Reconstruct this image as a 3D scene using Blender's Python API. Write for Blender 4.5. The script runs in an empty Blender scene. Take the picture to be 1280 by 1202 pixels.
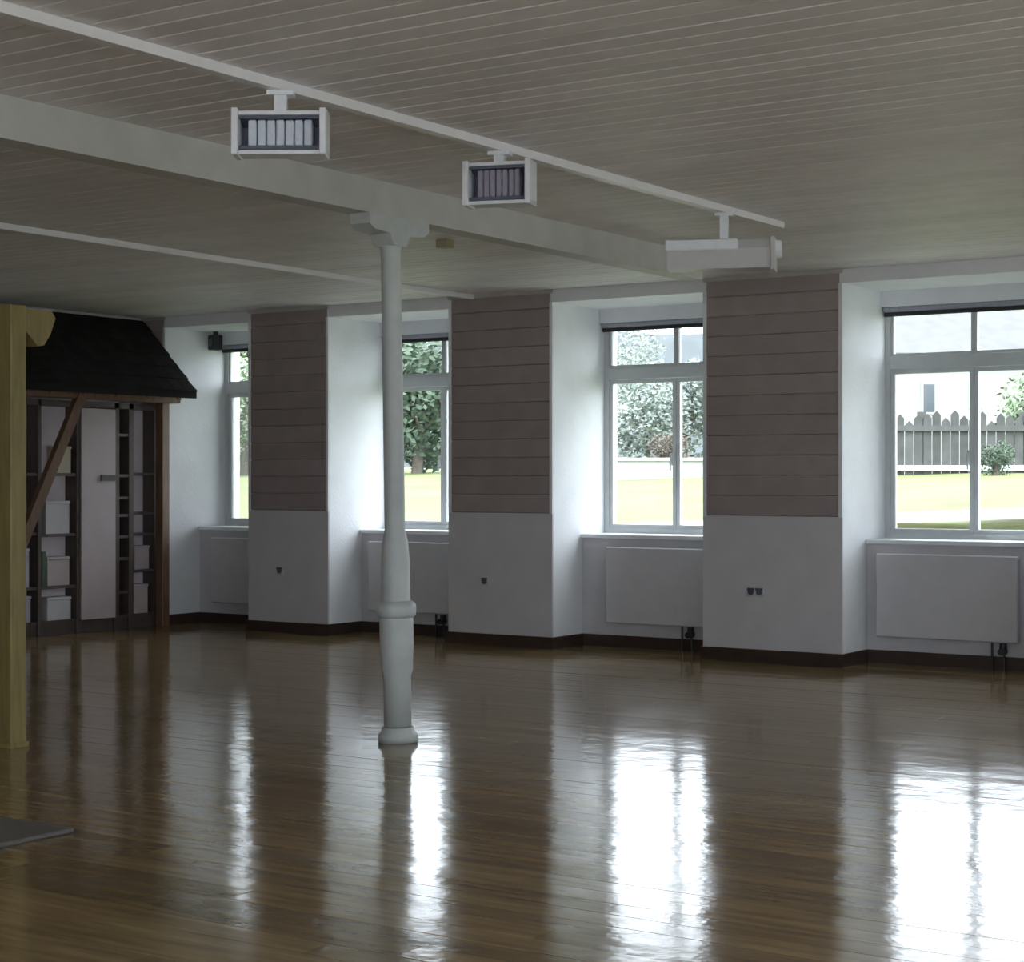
import bpy, bmesh, math, random
from mathutils import Vector, Matrix
random.seed(7)
S = bpy.context.scene
C = S.collection
PI = math.pi

# ---------------------------------------------------------------- camera, sky, exposure
YAW = 0.589
cam_data = bpy.data.cameras.new('camera')
cam = bpy.data.objects.new('camera', cam_data)
C.objects.link(cam)
cam.location = (0, 0, 1.6)
cam.rotation_euler = (PI / 2, 0, YAW)
cam_data.sensor_width = 36
cam_data.lens = 2220 / 1280 * 36
cam_data.clip_end = 400
S.camera = cam

world = bpy.data.worlds.new('overcast_sky')
S.world = world
world.use_nodes = True
wn = world.node_tree
bg = wn.nodes['Background']
SKY = 7.6
tc = wn.nodes.new('ShaderNodeTexCoord')
sp = wn.nodes.new('ShaderNodeSeparateXYZ')
rp = wn.nodes.new('ShaderNodeValToRGB')
wn.links.new(tc.outputs['Generated'], sp.inputs[0])
wn.links.new(sp.outputs['Z'], rp.inputs[0])
rp.color_ramp.elements[0].position = 0.0
rp.color_ramp.elements[0].color = (0.62, 0.70, 0.78, 1)
rp.color_ramp.elements[1].position = 0.6
rp.color_ramp.elements[1].color = (0.86, 0.93, 1.0, 1)
wn.links.new(rp.outputs[0], bg.inputs['Color'])
bg.inputs['Strength'].default_value = SKY

sun_d = bpy.data.lights.new('sun', 'SUN')
sun_d.energy = 2.0
sun_d.angle = math.radians(8)
sun_d.color = (1.0, 0.95, 0.85)
sun = bpy.data.objects.new('sun', sun_d)
C.objects.link(sun)
sun.rotation_euler = (math.radians(33), 0, math.radians(28))   # high, from behind the building
S.view_settings.view_transform = 'Standard'
S.view_settings.look = 'None'
S.view_settings.exposure = 0.18
S.view_settings.gamma = 1.0
S.view_settings.use_curve_mapping = False
S.cycles.use_denoising = True
S.cycles.max_bounces = 12
S.cycles.diffuse_bounces = 6
S.cycles.transparent_max_bounces = 16
S.cycles.sample_clamp_indirect = 6


# ---------------------------------------------------------------- coordinates and helpers
# u runs left along the window wall, n runs towards the window wall, z is up
def W(u, n, z):
    return Vector((-u, n, z))


def yard(X, Z):
    """a spot in the yard: X metres across, Z metres out along the line of sight -> (u, n)"""
    return (-math.cos(YAW) * X + math.sin(YAW) * Z, math.sin(YAW) * X + math.cos(YAW) * Z)


def nodes_of(m):
    m.use_nodes = True
    nt = m.node_tree
    return nt, nt.nodes['Principled BSDF']


def mat(name, col, rough=0.6, var=0.06, scale=6.0, bump=0.0, bscale=60.0, metal=0.0, per_obj=0.0, spec=0.5, stretch=None):
    m = bpy.data.materials.new(name)
    nt, b = nodes_of(m)
    b.inputs['Roughness'].default_value = rough
    b.inputs['Metallic'].default_value = metal
    b.inputs['Specular IOR Level'].default_value = spec
    t = nt.nodes.new('ShaderNodeTexCoord')
    mp = nt.nodes.new('ShaderNodeMapping')
    nt.links.new(t.outputs['Object'], mp.inputs[0])
    if stretch:
        mp.inputs['Scale'].default_value = stretch
    nz = nt.nodes.new('ShaderNodeTexNoise')
    nz.inputs['Scale'].default_value = scale
    nz.inputs['Detail'].default_value = 5
    nt.links.new(mp.outputs[0], nz.inputs['Vector'])
    r = nt.nodes.new('ShaderNodeValToRGB')
    r.color_ramp.elements[0].position = 0.3
    r.color_ramp.elements[1].position = 0.7
    lo = [max(0, c * (1 - var)) for c in col]
    hi = [min(1, c * (1 + var)) for c in col]
    r.color_ramp.elements[0].color = (*lo, 1)
    r.color_ramp.elements[1].color = (*hi, 1)
    nt.links.new(nz.outputs['Fac'], r.inputs[0])
    out = r.outputs[0]
    if per_obj:
        oi = nt.nodes.new('ShaderNodeObjectInfo')
        hs = nt.nodes.new('ShaderNodeHueSaturation')
        mr = nt.nodes.new('ShaderNodeMapRange')
        mr.inputs['To Min'].default_value = 1 - per_obj
        mr.inputs['To Max'].default_value = 1 + per_obj
        nt.links.new(oi.outputs['Random'], mr.inputs['Value'])
        nt.links.new(mr.outputs[0], hs.inputs['Value'])
        nt.links.new(out, hs.inputs['Color'])
        out = hs.outputs[0]
    nt.links.new(out, b.inputs['Base Color'])
    if bump:
        n2 = nt.nodes.new('ShaderNodeTexNoise')
        n2.inputs['Scale'].default_value = bscale
        n2.inputs['Detail'].default_value = 3
        nt.links.new(mp.outputs[0], n2.inputs['Vector'])
        bp = nt.nodes.new('ShaderNodeBump')
        bp.inputs['Strength'].default_value = bump
        bp.inputs['Distance'].default_value = 0.02
        nt.links.new(n2.outputs['Fac'], bp.inputs['Height'])
        nt.links.new(bp.outputs[0], b.inputs['Normal'])
    return m


def glass_mat():
    m = bpy.data.materials.new('window_glass')
    nt, b = nodes_of(m)
    nt.nodes.remove(b)
    out = nt.nodes['Material Output']
    tr = nt.nodes.new('ShaderNodeBsdfTransparent')
    tr.inputs[0].default_value = (0.985, 0.99, 0.987, 1)
    gl = nt.nodes.new('ShaderNodeBsdfGlossy')
    gl.inputs['Roughness'].default_value = 0.02
    fr = nt.nodes.new('ShaderNodeFresnel')
    fr.inputs[0].default_value = 1.45
    mx = nt.nodes.new('ShaderNodeMixShader')
    nt.links.new(fr.outputs[0], mx.inputs[0])
    nt.links.new(tr.outputs[0], mx.inputs[1])
    nt.links.new(gl.outputs[0], mx.inputs[2])
    nt.links.new(mx.outputs[0], out.inputs[0])
    return m


def floor_mat():
    m = mat('varnished_floorboard', (0.25, 0.175, 0.085), rough=0.15, var=0.30, scale=3.0, per_obj=0.22, stretch=(0.6, 6, 6))
    nt = m.node_tree
    b = nt.nodes['Principled BSDF']
    t = nt.nodes.new('ShaderNodeTexCoord')
    g = nt.nodes.new('ShaderNodeNewGeometry')
    n1 = nt.nodes.new('ShaderNodeTexNoise')
    n1.inputs['Scale'].default_value = 5.0
    n1.inputs['Detail'].default_value = 4
    nt.links.new(g.outputs['Position'], n1.inputs['Vector'])
    bp = nt.nodes.new('ShaderNodeBump')
    bp.inputs['Strength'].default_value = 0.13
    bp.inputs['Distance'].default_value = 0.02
    nt.links.new(n1.outputs['Fac'], bp.inputs['Height'])
    nt.links.new(bp.outputs[0], b.inputs['Normal'])
    # worn varnish: uneven gloss
    n2 = nt.nodes.new('ShaderNodeTexNoise')
    n2.inputs['Scale'].default_value = 1.3
    nt.links.new(g.outputs['Position'], n2.inputs['Vector'])
    mr = nt.nodes.new('ShaderNodeMapRange')
    mr.inputs['To Min'].default_value = 0.07
    mr.inputs['To Max'].default_value = 0.17
    nt.links.new(n2.outputs['Fac'], mr.inputs['Value'])
    nt.links.new(mr.outputs[0], b.inputs['Roughness'])
    return m


M = dict(
    ceiling=mat('ceiling_board_paint', (0.80, 0.775, 0.785), 0.55, 0.05, 4, per_obj=0.05),
    wallboard=mat('wall_board_paint', (0.335, 0.282, 0.277), 0.55, 0.07, 5, per_obj=0.06),
    plaster=mat('white_plaster', (0.76, 0.77, 0.79), 0.8, 0.04, 3, 0.15, 40),
    dado=mat('pale_grey_dado_paint', (0.58, 0.56, 0.585), 0.6, 0.04, 4),
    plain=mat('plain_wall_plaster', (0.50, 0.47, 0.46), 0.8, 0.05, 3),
    beam=mat('beam_paint', (0.54, 0.54, 0.51), 0.55, 0.06, 5),
    trunk=mat('white_trunking', (0.82, 0.81, 0.82), 0.4, 0.03, 8),
    floor=floor_mat(),
    skirting=mat('dark_brown_skirting', (0.045, 0.026, 0.018), 0.4, 0.2, 8),
    column=mat('white_iron_paint', (0.53, 0.56, 0.545), 0.42, 0.06, 9, 0.08, 30),
    frame=mat('white_window_paint', (0.55, 0.57, 0.58), 0.4, 0.04, 8),
    sill=mat('white_sill_paint', (0.78, 0.80, 0.82), 0.35, 0.03, 8),
    blind=mat('slate_blind_fabric', (0.32, 0.33, 0.38), 0.8, 0.1, 30),
    dark=mat('black_plastic', (0.016, 0.017, 0.022), 0.45, 0.1, 20),
    radiator=mat('radiator_enamel', (0.58, 0.565, 0.59), 0.35, 0.03, 8),
    socket=mat('socket_plastic', (0.55, 0.54, 0.54), 0.4, 0.03, 20),
    heater=mat('white_heater_enamel', (0.80, 0.82, 0.86), 0.35, 0.04, 20),
    reflector=mat('dull_reflector', (0.10, 0.11, 0.15), 0.45, 0.15, 20, metal=0.3),
    element=mat('ceramic_element', (0.66, 0.70, 0.80), 0.5, 0.08, 30),
    element2=mat('grey_ceramic_element', (0.33, 0.31, 0.40), 0.5, 0.08, 30),
    pine=mat('varnished_pine', (0.27, 0.21, 0.075), 0.45, 0.22, 4, per_obj=0.05, stretch=(6, 6, 0.8)),
    timber=mat('brown_timber', (0.16, 0.085, 0.045), 0.5, 0.25, 5, stretch=(5, 5, 1)),
    slate=mat('charcoal_slate', (0.014, 0.0125, 0.012), 0.85, 0.25, 12, 0.3, 60, per_obj=0.25, spec=0.2),
    shelfdark=mat('dark_stained_wood', (0.085, 0.062, 0.055), 0.5, 0.2, 6, stretch=(5, 5, 1)),
    shelfback=mat('pale_lilac_panel', (0.78, 0.70, 0.74), 0.6, 0.06, 5),
    shelfdoor=mat('pale_pink_panel', (0.47, 0.40, 0.405), 0.55, 0.05, 5),
    box_lilac=mat('lilac_card', (0.50, 0.48, 0.60), 0.7, 0.05, 9),
    box_grey=mat('grey_card', (0.55, 0.53, 0.54), 0.7, 0.05, 9),
    box_cream=mat('cream_card', (0.52, 0.48, 0.36), 0.7, 0.05, 9),
    green=mat('dark_green_card', (0.06, 0.11, 0.06), 0.6, 0.1, 9),
    brownbox=mat('brown_card', (0.16, 0.10, 0.07), 0.7, 0.1, 9),
    mat_grey=mat('grey_rubber', (0.13, 0.125, 0.118), 0.45, 0.15, 25, 0.2, 90),
    glass=glass_mat(),
    lawn=mat('lawn_grass', (0.10, 0.125, 0.035), 0.9, 0.30, 0.8, 0.5, 20),
    path=mat('pale_gravel', (0.72, 0.70, 0.66), 0.9, 0.08, 6),
    render=mat('white_render', (0.30, 0.30, 0.295), 0.8, 0.04, 2),
    roof=mat('pale_roof_tile', (0.085, 0.087, 0.09), 0.8, 0.12, 3),
    housewin=mat('house_window_glass', (0.06, 0.07, 0.08), 0.2, 0.1, 3),
    fence=mat('weathered_fence', (0.05, 0.052, 0.05), 0.8, 0.2, 6, per_obj=0.25),
    rail=mat('pale_fence_rail', (0.60, 0.62, 0.60), 0.7, 0.06, 6),
    hill=mat('wooded_hill', (0.060, 0.072, 0.076), 0.95, 0.22, 0.35, 0.6, 2),
    bark=mat('bark', (0.10, 0.085, 0.07), 0.9, 0.25, 9),
    leaf_a=mat('deep_green_leaves', (0.035, 0.062, 0.035), 0.7, 0.4, 1.2),
    leaf_b=mat('grey_green_leaves', (0.20, 0.235, 0.215), 0.7, 0.3, 1.2),
    leaf_c=mat('fresh_green_leaves', (0.11, 0.155, 0.085), 0.7, 0.3, 1.2),
)


def mesh_obj(name, bm, m, parent=None, smooth=False):
    bmesh.ops.recalc_face_normals(bm, faces=bm.faces)
    me = bpy.data.meshes.new(name)
    bm.to_mesh(me)
    bm.free()
    if smooth:
        for p in me.polygons:
            p.use_smooth = True
    me.materials.append(m)
    o = bpy.data.objects.new(name, me)
    C.objects.link(o)
    if parent is not None:
        o.parent = parent
        o.matrix_parent_inverse = Matrix.Identity(4)
        o.location = -parent.location if parent.get('world_children') else (0, 0, 0)
    return o


def add_box(bm, u0, u1, n0, n1, z0, z1):
    """box given in room coordinates (u, n, z)"""
    a, b = min(-u0, -u1), max(-u0, -u1)
    vs = [bm.verts.new((x, y, z)) for z in (z0, z1) for y in (n0, n1) for x in (a, b)]
    for f in ((0, 1, 3, 2), (4, 5, 7, 6), (0, 1, 5, 4), (2, 3, 7, 6), (0, 2, 6, 4), (1, 3, 7, 5)):
        bm.faces.new([vs[i] for i in f])
    return vs


def add_lbox(bm, x0, x1, y0, y1, z0, z1):
    return add_box(bm, -x0, -x1, y0, y1, z0, z1)


def bevel(bm, w=0.004, seg=1):
    bmesh.ops.bevel(bm, geom=bm.edges[:], offset=w, segments=seg, affect='EDGES', clamp_overlap=True)


def box(name, m, parent, u0, u1, n0, n1, z0, z1, bv=0.0):
    bm = bmesh.new()
    add_box(bm, u0, u1, n0, n1, z0, z1)
    if bv:
        bmesh.ops.recalc_face_normals(bm, faces=bm.faces)
        bevel(bm, bv)
    return mesh_obj(name, bm, m, parent)


def lbox(name, m, parent, x0, x1, y0, y1, z0, z1, bv=0.0):
    return box(name, m, parent, -x0, -x1, y0, y1, z0, z1, bv)


def add_prism(bm, pts, ext):
    """closed outline (3-D points) swept by a vector"""
    e = Vector(ext)
    a = [bm.verts.new(p) for p in pts]
    b = [bm.verts.new(Vector(p) + e) for p in pts]
    bm.faces.new(a)
    bm.faces.new(b[::-1])
    k = len(pts)
    for i in range(k):
        bm.faces.new((a[i], a[(i + 1) % k], b[(i + 1) % k], b[i]))


def add_tube(bm, p, q, r, seg=10, r2=None):
    p, q = Vector(p), Vector(q)
    d = (q - p).normalized()
    s = d.orthogonal().normalized()
    t = d.cross(s)
    r2 = r if r2 is None else r2
    A = [bm.verts.new(p + (s * math.cos(2 * PI * i / seg) + t * math.sin(2 * PI * i / seg)) * r) for i in range(seg)]
    B = [bm.verts.new(q + (s * math.cos(2 * PI * i / seg) + t * math.sin(2 * PI * i / seg)) * r2) for i in range(seg)]
    for i in range(seg):
        bm.faces.new((A[i], A[(i + 1) % seg], B[(i + 1) % seg], B[i]))
    bm.faces.new(A[::-1])
    bm.faces.new(B)


def add_lathe(bm, prof, c, seg=32):
    rings = []
    for r, z in prof:
        rings.append([bm.verts.new((c[0] + r * math.cos(2 * PI * i / seg), c[1] + r * math.sin(2 * PI * i / seg), c[2] + z)) for i in range(seg)])
    for a, b in zip(rings, rings[1:]):
        for i in range(seg):
            bm.faces.new((a[i], a[(i + 1) % seg], b[(i + 1) % seg], b[i]))
    bm.faces.new(rings[0][::-1])
    bm.faces.new(rings[-1])


def structure(o):
    o['kind'] = 'structure'
    return o


def tag(o, label, cat, group=None):
    o['label'] = label
    o['category'] = cat
    if group:
        o['group'] = group
    return o


def thing(name, label, cat, loc=(0, 0, 0), rz=0.0, group=None, world_children=False):
    """an Empty at the thing's base; world_children = its parts are modelled in room coordinates"""
    o = bpy.data.objects.new(name, None)
    C.objects.link(o)
    o.location = loc
    o.rotation_euler = (0, 0, rz)
    if world_children:
        o['world_children'] = 1
    if label:
        tag(o, label, cat, group)
    return o


# ---------------------------------------------------------------- the room shell
H = 3.42
N = 14.26          # room face of the window wall
G = 15.20          # plane of the windows
NO = 15.45         # outer face of the wall
NA = 14.80         # face of the low wall under each window
U0, U1 = -5.0, 14.5
NB = -3.0          # wall behind the camera
ZS = 3.30          # soffit of the window bays
ZH = 3.16          # head of the windows
ZW = 1.085         # sill
# window bays (left, right in u): 1 is farthest, 4 nearest in the picture, 5-7 go on along the wall
BAYS = [(14.14, 12.908), (11.802, 10.269), (9.052, 7.448), (6.107, 4.47), (3.15, 1.55), (0.25, -1.35), (-2.65, -4.25)]

bm = bmesh.new()
add_box(bm, U0 - 0.3, U1 + 0.3, NB - 0.3, NO, -0.30, -0.022)
floor = structure(mesh_obj('floor', bm, M['skirting']))
BW = 0.15
rows = int((N + 0.0 - 2.2) / BW)
row_end = N + 0.55
k = 0
n = row_end
count = 0
while n > 2.3:
    # boards run along the window wall, butt joints staggered; nearest rows drawn to the front edge
    j1 = 3.2 + random.random() * 3.2
    j2 = 7.6 + random.random() * 3.4
    cuts = [U0, j1, j2, U1]
    for a, b in zip(cuts, cuts[1:]):
        dz = random.uniform(-0.0012, 0.0)
        bm = bmesh.new()
        vs = add_box(bm, a + 0.0012, b - 0.0012, n - BW + 0.0012, n - 0.0012, -0.022, dz)
        tilt = random.uniform(-0.0004, 0.0004)
        for v in vs:
            if v.co.z > -0.01:
                v.co.z += tilt * (1 if v.co.y > n - BW / 2 else -1)
        mesh_obj('floorboard', bm, M['floor'], floor)
        count += 1
    n -= BW
n_front = n
bm = bmesh.new()
while n > NB:
    add_box(bm, U0, U1, max(n - BW, NB) + 0.0012, n - 0.0012, -0.022, -0.0005)
    n -= BW
rest = mesh_obj('near_floorboards', bm, M['floor'], floor)
rest['kind'] = 'stuff'

bm = bmesh.new()
add_box(bm, U0 - 0.3, U1 + 0.3, NB - 0.3, NO, H + 0.02, H + 0.25)
ceiling = structure(mesh_obj('ceiling', bm, M['ceiling']))
CW = 0.15
n = N
while n > NB:
    bm = bmesh.new()
    z0 = H + random.uniform(0, 0.002)
    # tongue-and-groove board with chamfered long edges
    g = 0.007
    a, b = n - CW, n
    prof = [(a + 0.001, H + 0.02), (a + 0.001, z0 + g), (a + g, z0), (b - g, z0), (b - 0.001, z0 + g), (b - 0.001, H + 0.02)]
    add_prism(bm, [(-U0, y, z) for y, z in prof], (U0 - U1, 0, 0))
    mesh_obj('ceiling_board', bm, M['ceiling'], ceiling)
    n -= CW

# window wall: piers, lintels and low walls under the windows
bm = bmesh.new()
edges = [U1 + 0.3] + [e for b in BAYS for e in b] + [U0 - 0.3]
for i in range(0, len(edges), 2):
    add_box(bm, edges[i], edges[i + 1], N, NO, 0, H + 0.02)
for (l, r) in BAYS:
    add_box(bm, l, r, N, G - 0.10, ZS, H + 0.02)
    add_box(bm, l, r, G - 0.10, NO, ZH, H + 0.02)
    add_box(bm, l, r, NA, NO, 0, ZW - 0.04)
wall = structure(mesh_obj('wall_back', bm, M['plaster']))

# painted lining of the piers: boards above, smooth grey dado below
ZD = 1.285
piers = [(U1, BAYS[0][0])] + [(BAYS[i][1], BAYS[i + 1][0]) for i in range(len(BAYS) - 1)] + [(BAYS[-1][1], U0)]
HB = 0.1775
nb = 12
for i, (l, r) in enumerate(piers):
    d = box('dado_panel', M['dado'], wall, l - 0.0, r + 0.0, N - 0.022, N, 0, ZD, 0.003)
    for kk in range(nb):
        z0 = ZD + 0.004 + kk * HB
        z1 = min(z0 + HB, H - 0.001)
        bm = bmesh.new()
        g = 0.012
        y1, y0 = N, N - 0.016
        dd = random.uniform(0, 0.0025)
        prof = [(y1, z0 + .001), (y0 + g - dd, z0 + .001), (y0 - dd, z0 + g), (y0 - dd, z1 - g * 0.4), (y0 + g * 0.5 - dd, z1 - .001), (y1, z1 - .001)]
        add_prism(bm, [(-(l - 0.035), y, z) for y, z in prof], (l - r - 0.07, 0, 0))
        mesh_obj('wall_board', bm, M['wallboard'], wall)
    for e, s in ((l, -1), (r, 1)):
        if abs(e - U1) < .01 or abs(e - U0) < .01:
            continue
        box('corner_bead', M['plaster'], wall, e, e + s * 0.035, N - 0.024, N, ZD, ZS if True else H, 0.003)
# grey-painted low walls inside the bays
for (l, r) in BAYS:
    box('low_wall_panel', M['dado'], wall, l, r, NA - 0.012, NA, 0, ZW - 0.04)
# skirting, stepping in and out of the bays
bm = bmesh.new()
for (l, r) in piers:
    add_box(bm, l, r, N - 0.045, N - 0.022, 0, 0.115)
for (l, r) in BAYS:
    add_box(bm, l, r, NA - 0.035, NA - 0.012, 0, 0.115)
    add_box(bm, l, l - 0.018, N - 0.045, NA - 0.012, 0, 0.115)
    add_box(bm, r, r + 0.018, N - 0.045, NA - 0.012, 0, 0.115)
structure(mesh_obj('baseboard_back', bm, M['skirting']))
# thin cornice where piers meet the ceiling
bm = bmesh.new()
for (l, r) in piers:
    add_prism(bm, [(-l, N - 0.016, H - 0.035), (-l, N - 0.016, H), (-l, N - 0.05, H)], (l - r, 0, 0))
structure(mesh_obj('trim_1', bm, M['beam']))

# the other three walls
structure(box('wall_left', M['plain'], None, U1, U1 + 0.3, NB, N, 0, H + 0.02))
structure(box('baseboard_left', M['skirting'], None, U1 - 0.025, U1, NB, N - 0.05, 0, 0.115))
WZ0, WZ1 = 0.85, 3.15
bm = bmesh.new()
RW = [(12.4 - i * 2.9, 10.8 - i * 2.9) for i in range(5)]       # (nearer the window wall, farther) on the right wall
cuts = [N] + [e for p in RW for e in p] + [NB]
for i in range(0, len(cuts), 2):
    add_box(bm, U0 - 0.3, U0, cuts[i + 1], cuts[i], 0, H + 0.02)
for (a, b) in RW:
    add_box(bm, U0 - 0.3, U0, b, a, 0, WZ0)
    add_box(bm, U0 - 0.3, U0, b, a, WZ1, H + 0.02)
structure(mesh_obj('wall_right', bm, M['plaster']))
bm = bmesh.new()
FW = [(6.1 - i * 2.7, 4.2 - i * 2.7) for i in range(4)]       # on the wall behind the camera
cuts = [U1 + 0.3] + [e for p in FW for e in p] + [U0 - 0.3]
for i in range(0, len(cuts), 2):
    add_box(bm, cuts[i], cuts[i + 1], NB - 0.3, NB, 0, H + 0.02)
for (a, b) in FW:
    add_box(bm, a, b, NB - 0.3, NB, 0, WZ0)
    add_box(bm, a, b, NB - 0.3, NB, WZ1, H + 0.02)
structure(mesh_obj('wall_front', bm, M['plaster']))


def portal(loc, rot, sx, sy):       # emits nothing, only guides the sampling of the sky
    ld = bpy.data.lights.new('window_portal', 'AREA')
    ld.shape = 'RECTANGLE'
    ld.size, ld.size_y = sx, sy
    ld.cycles.is_portal = True
    lo = bpy.data.objects.new('window_portal', ld)
    C.objects.link(lo)
    lo.location = loc
    lo.rotation_euler = rot


kw = 8
for (a, b), side in [(p, 'r') for p in RW] + [(p, 'f') for p in FW]:
    w = structure(thing('window_%d' % kw, None, None))
    kw += 1
    bm = bmesh.new()
    c = (a + b) / 2
    def bar(p0, p1, z0, z1):
        if side == 'r':
            add_box(bm, U0 - 0.2, U0 - 0.13, p0, p1, z0, z1)
        else:
            add_box(bm, p0, p1, NB - 0.2, NB - 0.13, z0, z1)
    bar(a - .07, a, WZ0, WZ1); bar(b, b + .07, WZ0, WZ1); bar(c - .035, c + .035, WZ0, WZ1)
    bar(b, a, WZ0, WZ0 + .07); bar(b, a, WZ1 - .07, WZ1); bar(b, a, 2.5, 2.57)
    mesh_obj('window_frame', bm, M['frame'], w)
    bm = bmesh.new()
    if side == 'r':
        bm.faces.new([bm.verts.new(W(U0 - .16, p, z)) for p, z in ((a, WZ0), (b, WZ0), (b, WZ1), (a, WZ1))])
        portal(W(U0 - 0.32, c, (WZ0 + WZ1) / 2), (PI / 2, 0, PI / 2), a - b, WZ1 - WZ0)
    else:
        bm.faces.new([bm.verts.new(W(p, NB - .16, z)) for p, z in ((a, WZ0), (b, WZ0), (b, WZ1), (a, WZ1))])
        portal(W(c, NB - 0.32, (WZ0 + WZ1) / 2), (PI / 2, 0, 0), a - b, WZ1 - WZ0)
    mesh_obj('glass_pane', bm, M['glass'], w)


# ---------------------------------------------------------------- windows
def make_window(i, l, r):
    w = structure(thing('window_%d' % i, None, None))
    fr = 0.05
    zt = 2.66
    bm = bmesh.new()
    n0, n1 = G, G + 0.09
    add_box(bm, l, l - fr, n0, n1, ZW, ZH)
    add_box(bm, r, r + fr, n0, n1, ZW, ZH)
    add_box(bm, l - fr, r + fr, n0, n1, ZH - fr, ZH)
    add_box(bm, l - fr, r + fr, n0, n1, ZW, ZW + fr)
    mesh_obj('window_frame', bm, M['frame'], w)
    box('transom', M['frame'], w, l - fr, r + fr, n0 - 0.01, n1, zt - 0.06, zt + 0.06, 0.006)
    c = (l + r) / 2
    sb = 0.038
    for a, b in ((l - fr, c + 0.002), (c - 0.002, r + fr)):
        for zz0, zz1, nm, sw in ((ZW + fr, zt - 0.06, 'casement', sb), (zt + 0.06, ZH - fr, 'fanlight', 0.025)):
            bm = bmesh.new()
            m0, m1 = G + 0.018, G + 0.07
            add_box(bm, a, a - sw, m0, m1, zz0, zz1)
            add_box(bm, b, b + sw, m0, m1, zz0, zz1)
            add_box(bm, a - sw, b + sw, m0, m1, zz1 - sw, zz1)
            add_box(bm, a - sw, b + sw, m0, m1, zz0, zz0 + sw)
            s = mesh_obj(nm, bm, M['frame'], w)
            bm = bmesh.new()
            q = [bm.verts.new(W(x, G + 0.044, z)) for x, z in ((a - sw, zz0 + sw), (b + sw, zz0 + sw), (b + sw, zz1 - sw), (a - sw, zz1 - sw))]
            bm.faces.new(q)
            mesh_obj('glass_pane', bm, M['glass'], s)
    bm = bmesh.new()
    add_box(bm, c + 0.055, c + 0.035, G - 0.012, G + 0.018, 1.75, 1.87)
    add_box(bm, c + 0.050, c + 0.040, G - 0.03, G - 0.012, 1.70, 1.82)
    mesh_obj('window_handle', bm, M['frame'], w)
    box('window_sill', M['sill'], w, l, r, NA - 0.05, G, ZW - 0.04, ZW, 0.006)
    return w


for i, (l, r) in enumerate(BAYS[:5]):
    make_window(i + 1, l, r)
for i, (l, r) in enumerate(BAYS[5:]):
    make_window(i + 6, l, r)
for (l, r) in BAYS:
    portal(W((l + r) / 2, G + 0.2, (ZW + ZH) / 2), (-PI / 2, 0, 0), l - r, ZH - ZW)

# ---------------------------------------------------------------- ceiling beam, column, cable trunking
BU0, BU1, ZB = 6.64, 6.80, 3.215
bm = bmesh.new()
add_box(bm, BU0, BU1, NB, 12.69, ZB, H)
bmesh.ops.recalc_face_normals(bm, faces=bm.faces)
beam = structure(mesh_obj('trim_2', bm, M['beam']))

CU, CN = 6.655, 8.70
col = thing('cast_iron_column', 'white round cast iron column standing alone under the ceiling beam', 'column', W(CU, CN, 0))
col.rotation_euler = (0.0085, -0.0128, 0)      # the old column is slightly out of plumb
bm = bmesh.new()
add_lathe(bm, [(.085, .075), (.085, .40), (.098, .44), (.100, .52), (.104, .60), (.104, .76), (.090, .80), (.088, 1.10), (.080, 1.22), (.064, 1.30),
               (.062, 2.2), (.060, 3.02), (.066, 3.03), (.066, 3.06), (.060, 3.07)], (0, 0, 0))
shaft = mesh_obj('shaft', bm, M['column'], col, True)
bm = bmesh.new()
add_lathe(bm, [(.122, 0), (.122, .045), (.105, .06), (.100, .085), (.085, .095), (.085, .075)], (0, 0, 0))
mesh_obj('base', bm, M['column'], col, True)
bm = bmesh.new()
add_lathe(bm, [(.104, .76), (.120, .775), (.124, .80), (.124, .83), (.116, .85), (.090, .865)], (0, 0, 0))
mesh_obj('collar', bm, M['column'], col, True)
bm = bmesh.new()
pr = [(-.30, 3.215), (.30, 3.215), (.30, 3.15), (.25, 3.12), (.10, 3.11), (.062, 3.04), (-.062, 3.04), (-.10, 3.11), (-.25, 3.12), (-.30, 3.15)]
add_prism(bm, [(-0.075, y, z) for y, z in pr], (0.15, 0, 0))
mesh_obj('saddle', bm, M['column'], col)

t1 = box('cable_trunking', M['trunk'], None, 5.345, 5.405, 1.5, 11.45, 3.375, H)
tag(t1, 'long white cable trunking on the ceiling that carries the heaters', 'trunking')
t2 = box('cable_trunking', M['trunk'], None, 9.94, 10.0, 2.5, N - 0.05, 3.375, H)
tag(t2, 'white cable trunking on the ceiling between beam and slate canopy', 'trunking')
bm = bmesh.new()
add_lbox(bm, -.05, .05, -.05, .05, -.06, 0)
jb = mesh_obj('junction_box', bm, M['box_cream'])
jb.location = W(7.87, 10.87, H)
tag(jb, 'small cream junction box on the ceiling behind the white column', 'box')


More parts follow.
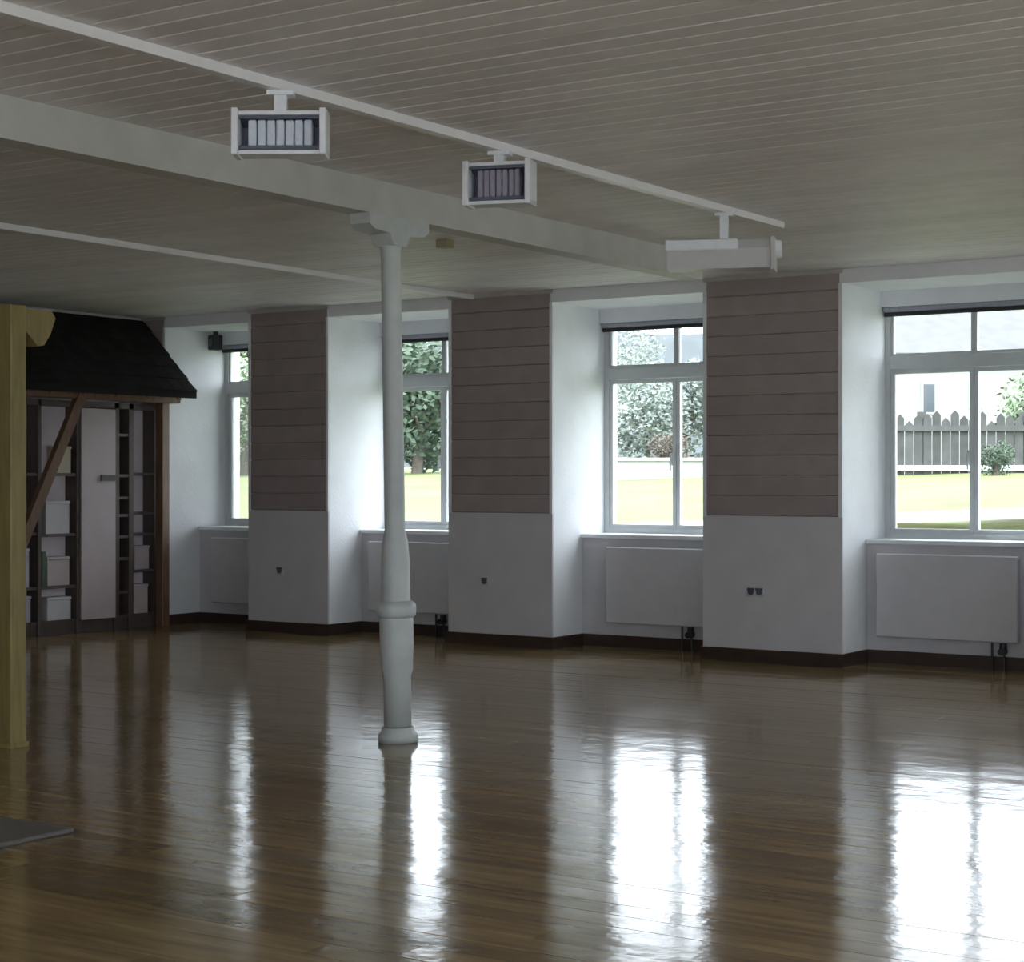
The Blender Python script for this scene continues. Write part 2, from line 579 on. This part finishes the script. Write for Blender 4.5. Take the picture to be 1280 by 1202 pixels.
# ---------------------------------------------------------------- heaters
def heater(loc, rz, w, h, label, elm, drop=0.10):
    """loc is the middle of the trunking's underside above it"""
    t = thing('ceiling_heater', label, 'heater', loc, rz, 'heaters hung from the ceiling trunking')
    d = 0.13
    zt, zb = -drop, -drop - h
    # open housing: back, top and bottom plates
    bm = bmesh.new()
    add_lbox(bm, -w / 2, w / 2, d / 2 - 0.012, d / 2, zb, zt)
    add_lbox(bm, -w / 2, w / 2, -d / 2, d / 2 - 0.012, zt - 0.018, zt)
    add_lbox(bm, -w / 2, w / 2, -d / 2, d / 2 - 0.012, zb, zb + 0.018)
    mesh_obj('housing', bm, M['heater'], t)
    for s in (-1, 1):
        lbox('end_plate', M['heater'], t, s * w / 2 - s * 0.0, s * (w / 2 - 0.030), -d / 2 - 0.025, d / 2, zb - 0.006, zt + 0.01, 0.004)
    bm = bmesh.new()
    x = w / 2 - 0.032
    pf = [(-d / 2 + 0.004, zt - 0.02), (d / 2 - 0.02, zt - 0.055), (d / 2 - 0.02, zb + 0.055), (-d / 2 + 0.004, zb + 0.02), (d / 2 - 0.013, zb + 0.02), (d / 2 - 0.013, zt - 0.02)]
    add_prism(bm, [(-x, y, z) for y, z in pf], (2 * x, 0, 0))
    mesh_obj('reflector', bm, M['reflector'], t)
    ne = 7
    for i in range(ne):
        cx = -x + 0.035 + (2 * x - 0.07) * (i + .5) / ne
        ww = (2 * x - 0.07) / ne * 0.44
        lbox('heating_element', elm, t, cx - ww, cx + ww, -d / 2 + 0.03, d / 2 - 0.021, zb + 0.040, zt - 0.034, 0.006)
    lbox('guard_rail', M['reflector'], t, -x, x, -d / 2 - 0.004, -d / 2 + 0.004, zb + 0.022, zb + 0.036)
    lbox('guard_rail', M['reflector'], t, -x, x, -d / 2 - 0.004, -d / 2 + 0.004, zt - 0.036, zt - 0.022)
    bm = bmesh.new()
    add_lbox(bm, -.028, .028, -.03, .03, zt, 0)
    add_lbox(bm, -.06, .06, -.04, .04, -0.022, 0)
    mesh_obj('hanger', bm, M['heater'], t)
    return t


UT = 5.375
heater(W(UT, 6.15, 3.375), math.radians(33), 0.43, 0.195, 'square-fronted white heater with pale elements, nearest on the ceiling trunking', M['element'])
heater(W(UT, 7.93, 3.375), math.radians(19), 0.375, 0.225, 'square-fronted heater with dark grey elements, middle of the three on the trunking', M['element2'], 0.065)
# the third one hangs lengthwise and shows its closed side
t = thing('ceiling_heater', 'long white closed heater at the window end of the trunking', 'heater', W(UT, 10.58, 3.375), math.radians(22), 'heaters hung from the ceiling trunking')
L = 0.37
bm = bmesh.new()
prof = [(-.07, -.185), (.07, -.185), (.10, -.245), (.10, -.375), (-.10, -.375), (-.10, -.245)]
add_prism(bm, [(-L, y, z) for y, z in prof], (2 * L - 0.06, 0, 0))
mesh_obj('housing', bm, M['socket'], t)
lbox('top_plate', M['heater'], t, -L - 0.01, 0.10, -.115, .075, -.255, -.183, 0.006)
lbox('end_plate', M['socket'], t, L - 0.06, L - 0.03, -.12, .12, -.39, -.175, 0.004)
bm = bmesh.new()
add_tube(bm, (L - 0.03, -.03, -.25), (L + 0.01, -.03, -.25), .062, 20, .055)
mesh_obj('end_cap', bm, M['heater'], t)
bm = bmesh.new()
add_lbox(bm, -.028, .028, -.03, .03, -.185, 0)
add_lbox(bm, -.06, .06, -.04, .04, -0.022, 0)
mesh_obj('hanger', bm, M['heater'], t)

# ---------------------------------------------------------------- blinds, radiators, sockets in the bays
WHERE = ['in the far left window bay', 'in the bay behind the white column', 'in the narrow bay right of the column', 'in the wide bay at the right edge']
for i, (l, r) in enumerate(BAYS[:4]):
    b = thing('roller_blind', 'rolled-up slate blind with dark bottom bar ' + WHERE[i], 'blind', W((l + r) / 2, G - 0.05, ZH), 0, 'rolled-up blinds over the windows')
    hw = (l - r) / 2 - 0.015
    bm = bmesh.new()
    add_tube(bm, (-hw, 0, -.02), (hw, 0, -.02), .032, 14)
    mesh_obj('blind_roll', bm, M['blind'], b)
    lbox('bottom_bar', M['dark'], b, -hw, hw, -.018, .018, -.085, -.045, 0.006)
    lbox('cassette', M['frame'], b, -hw, hw, -.045, .05, .016, .03)

RAD = [(13.86, 12.98, 13.10), (11.62, 10.52, 10.672), (8.727, 7.66, 7.818), (5.98, 4.73, 4.858)]
for i, (l, r, v) in enumerate(RAD):
    c = (l + r) / 2
    t = thing('panel_radiator', 'flat pale enamel radiator under the sill ' + WHERE[i], 'radiator', W(c, 14.70, 0), 0, 'radiators under the windows')
    hw = (l - r) / 2
    zb, zt = 0.24, 0.97
    lbox('front_panel', M['radiator'], t, -hw, hw, -.03, .0, zb, zt, 0.010)
    lbox('back_panel', M['radiator'], t, -hw + .01, hw - .01, .045, .06, zb + .01, zt - .01)
    bm = bmesh.new()
    add_lbox(bm, -hw + .01, hw - .01, 0, .045, zt - 0.03, zt - 0.006)
    for s in range(9):
        x = -hw + .05 + s * (2 * hw - .1) / 8
        add_lbox(bm, x - .012, x + .012, 0, .045, zb + .03, zt - .03)
    mesh_obj('convector_fins', bm, M['radiator'], t)
    for s in (-1, 1):
        lbox('bracket', M['radiator'], t, s * (hw - .2) - .02, s * (hw - .2) + .02, .06, NA - 0.012 - 14.70, zb + .1, zt - .1)
    lv = c - v
    bm = bmesh.new()
    add_tube(bm, (lv, .02, 0.0), (lv, .02, zb), .012, 8)
    add_tube(bm, (lv - .1, .02, 0.0), (lv - .1, .02, zb), .010, 8)
    mesh_obj('pipe', bm, M['dark'], t)
    bm = bmesh.new()
    add_tube(bm, (lv, .0, .155), (lv, .0, .235), .034, 14, .03)
    add_tube(bm, (lv, -.06, .165), (lv, .03, .165), .030, 14)
    mesh_obj('thermostat_valve', bm, M['dark'], t)

for (u, z, dbl, lab) in ((9.827, .625, False, 'single wall socket on the pier right of the white column'), (6.924, .62, True, 'double wall socket on the wide pier between the two right windows'),
                         (12.457, .655, False, 'small wall socket on the dark pier left of the white column')):
    t = thing('wall_socket', lab, 'socket', W(u, N - 0.022, z), 0, 'sockets on the window piers')
    w2 = .085 if dbl else .055
    lbox('face_plate', M['socket'], t, -w2, w2, -.014, 0, -.045, .045, .004)
    for cx in ((-.04, .04) if dbl else (0,)):
        bm = bmesh.new()
        add_tube(bm, (cx, -.019, 0.0), (cx, -.013, 0.0), .030, 16)
        add_lbox(bm, cx - .032, cx + .032, -.024, -.013, .012, .034)
        mesh_obj('socket_outlet', bm, M['reflector'], t)

# small black loudspeaker at the head of the far window
t = thing('loudspeaker', 'small black loudspeaker high in the far left window bay', 'loudspeaker', W(14.02, 14.92, ZS - 0.002), math.radians(-15))
lbox('cabinet', M['dark'], t, -.06, .06, -.07, .06, -.21, -.04, .01)
lbox('bracket', M['dark'], t, -.02, .02, -.02, .02, -.042, 0)
bm = bmesh.new()
add_tube(bm, (0, -.078, -.13), (0, -.069, -.13), .042, 18)
mesh_obj('speaker_cone', bm, M['reflector'], t)

# ---------------------------------------------------------------- timber kiosk with slate canopy, far left corner
k = thing('timber_kiosk', 'timber kiosk frame with dark slate canopy in the far left corner', 'kiosk', W(14.1, 13.0, 0), 0, None, True)
KN0, KN1 = 11.76, 14.18
ROOFN = (11.55, 14.19)
box('post', M['timber'], k, 14.02, 14.13, 14.08, 14.19, 0, 2.52, .006)
box('post', M['timber'], k, 13.86, 13.97, 11.86, 11.97, 0, 2.52, .006)
box('lintel', M['timber'], k, 13.84, 14.0, ROOFN[0] + .06, ROOFN[1] - .01, 2.45, 2.585, .008)
box('wall_plate', M['timber'], k, 14.40, 14.498, ROOFN[0] + .06, ROOFN[1] - .01, 3.18, 3.28)
bm = bmesh.new()
a0, a1 = W(13.9, 11.93, 0.90), W(13.9, 12.76, 2.50)
dv = (a1 - a0).normalized()
sv = Vector((0, -dv.z, dv.y)) * 0.055
add_prism(bm, [a0 - sv, a1 - sv, a1 + sv, a0 + sv], (0.07, 0, 0))
mesh_obj('brace', bm, M['timber'], k)
E0, E1 = (13.66, 2.535), (14.49, 3.375)       # eave and ridge (u, z)
bm = bmesh.new()
nx, nz = (E1[1] - E0[1]), (E1[0] - E0[0])
ll = math.hypot(nx, nz)
th = 0.05
off = (-nx / ll * th, nz / ll * th)            # normal of the slope in (u, z): towards the room and up
add_prism(bm, [(-E0[0], ROOFN[0], E0[1]), (-E1[0], ROOFN[0], E1[1] - .02), (-E1[0], ROOFN[0], E1[1]), (-(E0[0] + off[0]), ROOFN[0], E0[1] + off[1])], (0, ROOFN[1] - ROOFN[0], 0))
mesh_obj('roof_deck', bm, M['slate'], k)
box('fascia', M['slate'], k, 13.615, 13.66, ROOFN[0], ROOFN[1], 2.50, 2.60)
rows_s, cols_s = 6, 15
for rr in range(rows_s):
    for cc in range(cols_s + 1):
        w_ = (ROOFN[1] - ROOFN[0]) / cols_s
        y0 = ROOFN[0] + (cc - (0.5 if rr % 2 else 0)) * w_
        y1 = y0 + w_ - 0.006
        y0 = max(y0, ROOFN[0]); y1 = min(y1, ROOFN[1])
        if y1 - y0 < 0.02:
            continue
        f0, f1 = rr / rows_s - 0.01, min((rr + 1) / rows_s + 0.05, 0.985)
        lift0, lift1 = th + 0.016, th + 0.004
        def P(f, lf):
            return (-(E0[0] + (E1[0] - E0[0]) * f - nx / ll * lf), E0[1] + (E1[1] - .02 - E0[1]) * f + nz / ll * lf)
        q = [P(f0, lift0), P(f1, lift1), P(f1, lift1 + .008), P(f0, lift0 + .010)]
        bm = bmesh.new()
        add_prism(bm, [(x, y0, min(z, 3.41)) for x, z in q], (0, y1 - y0, 0))
        mesh_obj('slate', bm, M['slate'], k)
for cc in range(6):
    y = ROOFN[0] + .2 + cc * (ROOFN[1] - ROOFN[0] - .4) / 5
    bm = bmesh.new()
    add_prism(bm, [(-13.70, y, 2.535), (-14.42, y, 3.26), (-14.42, y, 3.20), (-13.70, y, 2.475)], (0, .05, 0))
    mesh_obj('rafter', bm, M['timber'], k)

# shelves under the canopy
s = thing('shelf_unit', 'dark shelf unit with pale back panels under the slate canopy', 'shelf', W(14.3, 13.1, 0), 0, None, True)
SU0, SU1 = 14.16, 14.36
ups = [11.98, 12.47, 12.99, 13.54, 13.75, 14.13]
for i, y in enumerate(ups):
    w_ = .022 if i in (1, 2) else .035
    box('upright', M['shelfdark'], s, SU0, SU1 - .02, y - w_, y + w_, 0, 2.44, .003)
box('back_panel', M['shelfback'], s, SU1 - .02, 14.498, 11.95, 14.16, 0, 2.44)
box('inner_panel', M['shelfdark'], s, SU1 - .05, SU1 - .02, ups[3] + .035, ups[4] - .035, .13, 2.38)
box('plinth', M['shelfdark'], s, SU0 + .03, SU1 - .02, 11.95, 14.16, 0, .13)
box('top_board', M['shelfdark'], s, SU0, SU1 - .02, 11.95, 14.16, 2.38, 2.44)
bays_z = {0: (.14, .50, 1.06, 1.67), 1: (.14, .50, 1.04, 1.67), 3: (.14, .40, .76, 1.00, 1.23, 1.42, 1.66, 2.1), 4: (.14, .62, 1.02, 1.25, 1.68)}
for bi, zs in bays_z.items():
    for z in zs:
        box('shelf_board', M['shelfdark'], s, SU0 + .01, SU1 - .02, ups[bi] + .03, ups[bi + 1] - .03, z - .018, z + .012)
dr = box('door', M['shelfdoor'], s, SU0 - .02, SU0, ups[2] + .025, ups[3] - .037, .135, 2.37, .005)
bm = bmesh.new()
add_box(bm, SU0 - .045, SU0 - .02, 13.28, 13.49, 1.60, 1.665)
mesh_obj('door_handle', bm, M['shelfdark'], dr)
# contents of the shelves
def carton(y0, y1, z0, hh, m, label, cat='box', lid=True, dep=.13):
    t = thing('storage_box', label, cat, W(14.26, (y0 + y1) / 2, z0), 0, 'boxes on the shelves under the canopy')
    hw = (y1 - y0) / 2
    lbox('body', m, t, -dep / 2, dep / 2, -hw, hw, 0, hh - .03, .004)
    if lid:
        lbox('lid', m, t, -dep / 2 - .006, dep / 2 + .006, -hw - .006, hw + .006, hh - .03, hh, .004)
    return t
carton(12.58, 12.90, 1.052, .34, M['box_grey'], 'pale grey lidded box on the shelf behind the diagonal brace')
carton(12.72, 12.92, 1.682, .28, M['box_cream'], 'cream lidded box on the upper shelf above the pale grey box')
carton(12.06, 12.36, .512, .40, M['box_lilac'], 'lilac box on the low shelf beside the yellow post')
carton(12.60, 12.92, .152, .24, M['box_grey'], 'pale grey box on the lowest shelf right of the green folder')
carton(12.60, 12.90, .512, .30, M['shelfdoor'], 'pale pink box on the low shelf right of the green folder')
carton(13.83, 14.05, .632, .26, M['shelfdoor'], 'pale pink box on the shelf beside the right kiosk post')
carton(13.82, 14.03, .152, .32, M['shelfdoor'], 'pale pink box on the lowest shelf beside the right kiosk post')
carton(12.06, 12.38, .152, .27, M['box_lilac'], 'lilac box on the lowest shelf beside the yellow post')
t = thing('folder', 'tall dark green folder standing on the low shelf beside the lilac box', 'folder', W(14.25, 12.535, .512), 0)
lbox('cover', M['green'], t, -.08, .08, -.026, .026, 0, .36, .004)
lbox('pages', M['box_grey'], t, -.07, .075, -.018, .018, .36, .366)

# ---------------------------------------------------------------- near pine post at the left edge, floor mat
p = thing('timber_post', 'yellow pine post with bracket at the left edge of the view', 'post', W(8.46, 7.225, 0), 0, None, True)
box('shaft', M['pine'], p, 8.39, 8.53, 7.165, 7.285, 0, 2.66, .006)
bm = bmesh.new()
pr = [(7.285, 2.64), (7.50, 2.645), (7.53, 2.60), (7.49, 2.50), (7.44, 2.43), (7.39, 2.42), (7.285, 2.52)]
add_prism(bm, [(-8.41, y, z) for y, z in pr], (-.10, 0, 0))
mesh_obj('bracket', bm, M['pine'], p)
box('head_beam', M['pine'], p, 8.53, 9.9, 7.165, 7.285, 2.50, 2.66, .006)
box('far_post', M['pine'], p, 9.76, 9.90, 7.165, 7.285, 0, 2.50, .006)
box('foot', M['pine'], p, 8.38, 8.54, 7.155, 7.295, 0, .03)

bm = bmesh.new()
add_box(bm, 6.15, 7.45, 4.6, 5.62, 0.0, 0.022)
bmesh.ops.recalc_face_normals(bm, faces=bm.faces)
bevel(bm, .006)
mt = mesh_obj('floor_mat', bm, M['mat_grey'])
tag(mt, 'flat grey rubber mat on the floor in the bottom left corner', 'mat')


# ---------------------------------------------------------------- the yard outside
def ground_z(n):
    pts = [(15.45, .72), (18, .92), (20, 1.06), (24, 1.36), (28, 1.60), (33, 1.80), (60, 2.2), (140, 2.6)]
    for (a, za), (b, zb) in zip(pts, pts[1:]):
        if n <= b:
            return za + (zb - za) * (n - a) / (b - a)
    return 2.6


bm = bmesh.new()
ns = [15.45, 16, 17, 18, 19, 20, 21, 22, 23, 24, 26, 28, 30, 33, 38, 45, 60, 90, 140]
us = [-60, -30, -15] + list(range(-8, 40, 2)) + [50, 70, 100]
gv = [[bm.verts.new(W(u, n, ground_z(n) + random.uniform(-.03, .03) * (n < 40))) for u in us] for n in ns]
for i in range(len(ns) - 1):
    for j in range(len(us) - 1):
        bm.faces.new((gv[i][j], gv[i][j + 1], gv[i + 1][j + 1], gv[i + 1][j]))
structure(mesh_obj('lawn', bm, M['lawn'], None, True))
bm = bmesh.new()
for (ua, ub, na, nb_) in ((U0 - 0.3, -60, NB - 0.3, 15.45), (100, -60, -80, NB - 0.3), (100, U1 + 0.3, NB - 0.3, 15.45)):
    add_box(bm, ua, ub, na, nb_, -0.5, -0.05)
structure(mesh_obj('ground', bm, M['path']))
bm = bmesh.new()
prev = None
for q in range(25):
    X = 1.0 + q * 0.6
    row = []
    for w_ in (0, .45, .9, 1.35):
        u, n = yard(X, 20.2 + w_ - max(0, X - 5) * 0.12)
        row.append(bm.verts.new(W(u, n, ground_z(n) + 0.12)))
    if prev:
        for i in range(3):
            bm.faces.new((prev[i], row[i], row[i + 1], prev[i + 1]))
    prev = row
bmesh.ops.solidify(bm, geom=bm.faces[:], thickness=0.06)
structure(mesh_obj('path', bm, M['path']))


def yard_box(bm, X0, X1, Z0, Z1, z0, z1):
    pts = [yard(X0, Z0), yard(X1, Z0), yard(X1, Z1), yard(X0, Z1)]
    add_prism(bm, [W(u, n, z0) for u, n in pts], (0, 0, z1 - z0))


def yard_part(name, m, parent, *a):
    bm = bmesh.new()
    yard_box(bm, *a)
    return mesh_obj(name, bm, m, parent)


bm = bmesh.new()
hp = []
for q in range(41):
    X = -70 + q * 4.0
    zt = 14.0 + 1.2 * math.sin(q * .55) + 0.8 * math.sin(q * 1.7 + 1) + random.uniform(-.25, .25)
    hp.append([bm.verts.new(W(*yard(X, Z), z)) for Z, z in ((115, 2.0), (122, zt * .62), (130, zt), (150, zt + .6), (190, 2.0))])
for a, b in zip(hp, hp[1:]):
    for i in range(4):
        bm.faces.new((a[i], b[i], b[i + 1], a[i + 1]))
structure(mesh_obj('hills', bm, M['hill'], None, True))

g = thing('garden_kerb', 'low white garden wall across the lawn', 'wall', (0, 0, 0))
yard_part('kerb_wall', M['render'], g, -1, 5.2, 33.0, 33.2, 1.55, 1.98)
yard_part('coping', M['path'], g, -1.05, 5.25, 32.95, 33.25, 1.98, 2.03)

f = thing('paling_fence', 'grey paling fence with pale rail beyond the lawn, seen in the right window', 'fence', (0, 0, 0))
for i in range(44):
    X = 5.6 + i * .165
    z1 = 2.78 + random.uniform(-.10, .10)
    bm = bmesh.new()
    a, b = X, X + .148
    pa = [yard(a, 32.0), yard(b, 32.0)]
    um, nm = yard((a + b) / 2, 32.0)
    ev = W(*yard(0, .03), 0)
    add_prism(bm, [W(*pa[0], 1.5), W(*pa[1], 1.5), W(*pa[1], z1 - .08), W(um, nm, z1), W(*pa[0], z1 - .08)], ev)
    mesh_obj('pale', bm, M['fence'], f)
for z in (1.83, 2.55):
    yard_part('rail', M['rail'] if z < 2 else M['fence'], f, 5.5, 12.9, 31.94, 32.0, z - .05, z + .05)
for X in (5.5, 7.4, 9.25, 11.1, 12.9):
    yard_part('fence_post', M['fence'], f, X - .07, X + .07, 32.03, 32.15, 1.45, 2.85)


def house(label, X0, X1, Z, depth, zb, ze, zr, wins):
    h = thing('house', label, 'house', (0, 0, 0))
    yard_part('wall', M['render'], h, X0, X1, Z, Z + depth, zb, ze)
    bm = bmesh.new()
    o = .3
    pts = [(Z - o, ze - .05), (Z + depth / 2, zr), (Z + depth + o, ze - .05), (Z + depth + o, ze + .08), (Z + depth / 2, zr + .15), (Z - o, ze + .08)]
    ring0 = [W(*yard(X0 - o, zz), z) for zz, z in pts]
    d = W(*yard(X1 + o, 0), 0) - W(*yard(X0 - o, 0), 0)
    add_prism(bm, ring0, d)
    mesh_obj('roof', bm, M['roof'], h)
    for (x0, x1, z0, z1) in wins:
        fr = yard_part('house_window', M['render'], h, x0 - .06, x1 + .06, Z - .04, Z, z0 - .06, z1 + .06)
        yard_part('pane', M['housewin'], fr, x0, x1, Z - .05, Z - .038, z0, z1)
    yard_part('chimney', M['render'], h, X0 + 1.0, X0 + 1.6, Z + depth / 2 - .3, Z + depth / 2 + .3, ze + .3, zr + .7)
    return h


house('white house with pale roof behind the paling fence, seen in the right window', 7.0, 14.2, 45, 7, 1.8, 4.75, 6.75,
      [(10.42, 10.70, 3.35, 4.05), (11.62, 11.86, 3.5, 4.1), (8.9, 9.2, 3.35, 4.05), (7.5, 7.8, 3.35, 4.05)])
house('white house left of the trees, seen in the far left window', -14.0, -8.2, 50, 7, 1.9, 5.3, 6.6, [(-9.9, -9.4, 3.4, 4.3), (-11.6, -11.1, 3.4, 4.3)])


def tree(X, Z, zc, rx, rz, m, label, nleaf=1500, name='tree', cat='tree'):
    u, n = yard(X, Z)
    zb = ground_z(n) - .05
    t = thing(name, label, cat, W(u, n, zb))
    zc -= zb
    bm = bmesh.new()
    add_tube(bm, (0, 0, 0), (.08, .05, max(.3, zc - rz * .3)), .05 + rx * .05, 8, .05 + rx * .025)
    if cat == 'tree':
        for a in range(4):
            ang = a * 1.6 + random.random()
            add_tube(bm, (.05, .03, zc * .6), (math.cos(ang) * rx * .6, math.sin(ang) * rx * .6, zc + rz * random.uniform(-.2, .4)), .04 + rx * .015, 6, .02)
    mesh_obj('trunk', bm, M['bark'], t)
    nleaf = int(nleaf * 1.9)
    vs, fs = [], []
    lobes = [(Vector((random.uniform(-.55, .55) * rx, random.uniform(-.55, .55) * rx, zc + random.uniform(-.55, .55) * rz)), random.uniform(.4, .62)) for _ in range(9)]
    lobes.append((Vector((0, 0, zc)), .65))
    for _ in range(nleaf):
        c, q = random.choice(lobes)
        d = Vector((random.gauss(0, 1), random.gauss(0, 1), random.gauss(0, 1))).normalized() * random.uniform(.55, 1)
        pt = c + Vector((d.x * rx * q, d.y * rx * q, d.z * rz * q))
        a = Vector((random.gauss(0, 1), random.gauss(0, 1), random.gauss(0, .6))).normalized()
        b = a.orthogonal().normalized()
        sz = min(rx, 1.6) * random.uniform(.04, .075)
        i0 = len(vs)
        vs += [pt - a * sz, pt + b * sz * .55, pt + a * sz, pt - b * sz * .55]
        fs.append((i0, i0 + 1, i0 + 2, i0 + 3))
    me = bpy.data.meshes.new('crown')
    me.from_pydata([tuple(v) for v in vs], [], fs)
    me.materials.append(m)
    o = bpy.data.objects.new('crown', me)
    C.objects.link(o)
    o.parent = t
    o['kind'] = 'stuff'
    return t


tree(-2.15, 40, 3.3, 1.7, 1.7, M['leaf_a'], 'dense dark green tree seen through the window behind the column', 2600)
tree(-3.2, 46, 4.0, 1.5, 2.0, M['leaf_b'], 'grey-green tree left of the dense dark one, behind the column window', 1800)
tree(-.2, 52, 4.4, 1.8, 2.2, M['leaf_b'], 'grey-green tree right of the dense dark one, behind the column', 1800)
tree(-6.35, 42, 3.4, 1.0, 1.9, M['leaf_c'], 'slim fresh green tree seen at the right of the far left window', 1800)
tree(3.6, 48, 3.6, 1.2, 1.6, M['leaf_b'], 'rounded grey-green tree in the left half of the narrow window', 1800)
tree(5.0, 52, 3.7, 1.5, 1.6, M['leaf_b'], 'broad grey-green tree in the right half of the narrow window', 1800)
tree(4.6, 85, 6.6, 3.2, 2.6, M['leaf_b'], 'tall pale tree farthest back, top pane of the narrow window', 2200)
tree(11.9, 40, 3.3, 1.15, 1.35, M['leaf_c'], 'fresh green tree in front of the right end of the white house', 1800)
tree(17.4, 60, 4.3, 1.6, 1.9, M['leaf_b'], 'grey-green tree at the right edge of the wide window view', 1800)
tree(8.3, 30.6, 1.95, .42, .36, M['leaf_a'], 'low dark shrub in front of the paling fence', 900, 'shrub', 'shrub')
tree(3.15, 34.2, 2.15, .5, .40, M['bark'], 'low brownish shrub behind the white garden wall', 900, 'shrub', 'shrub')
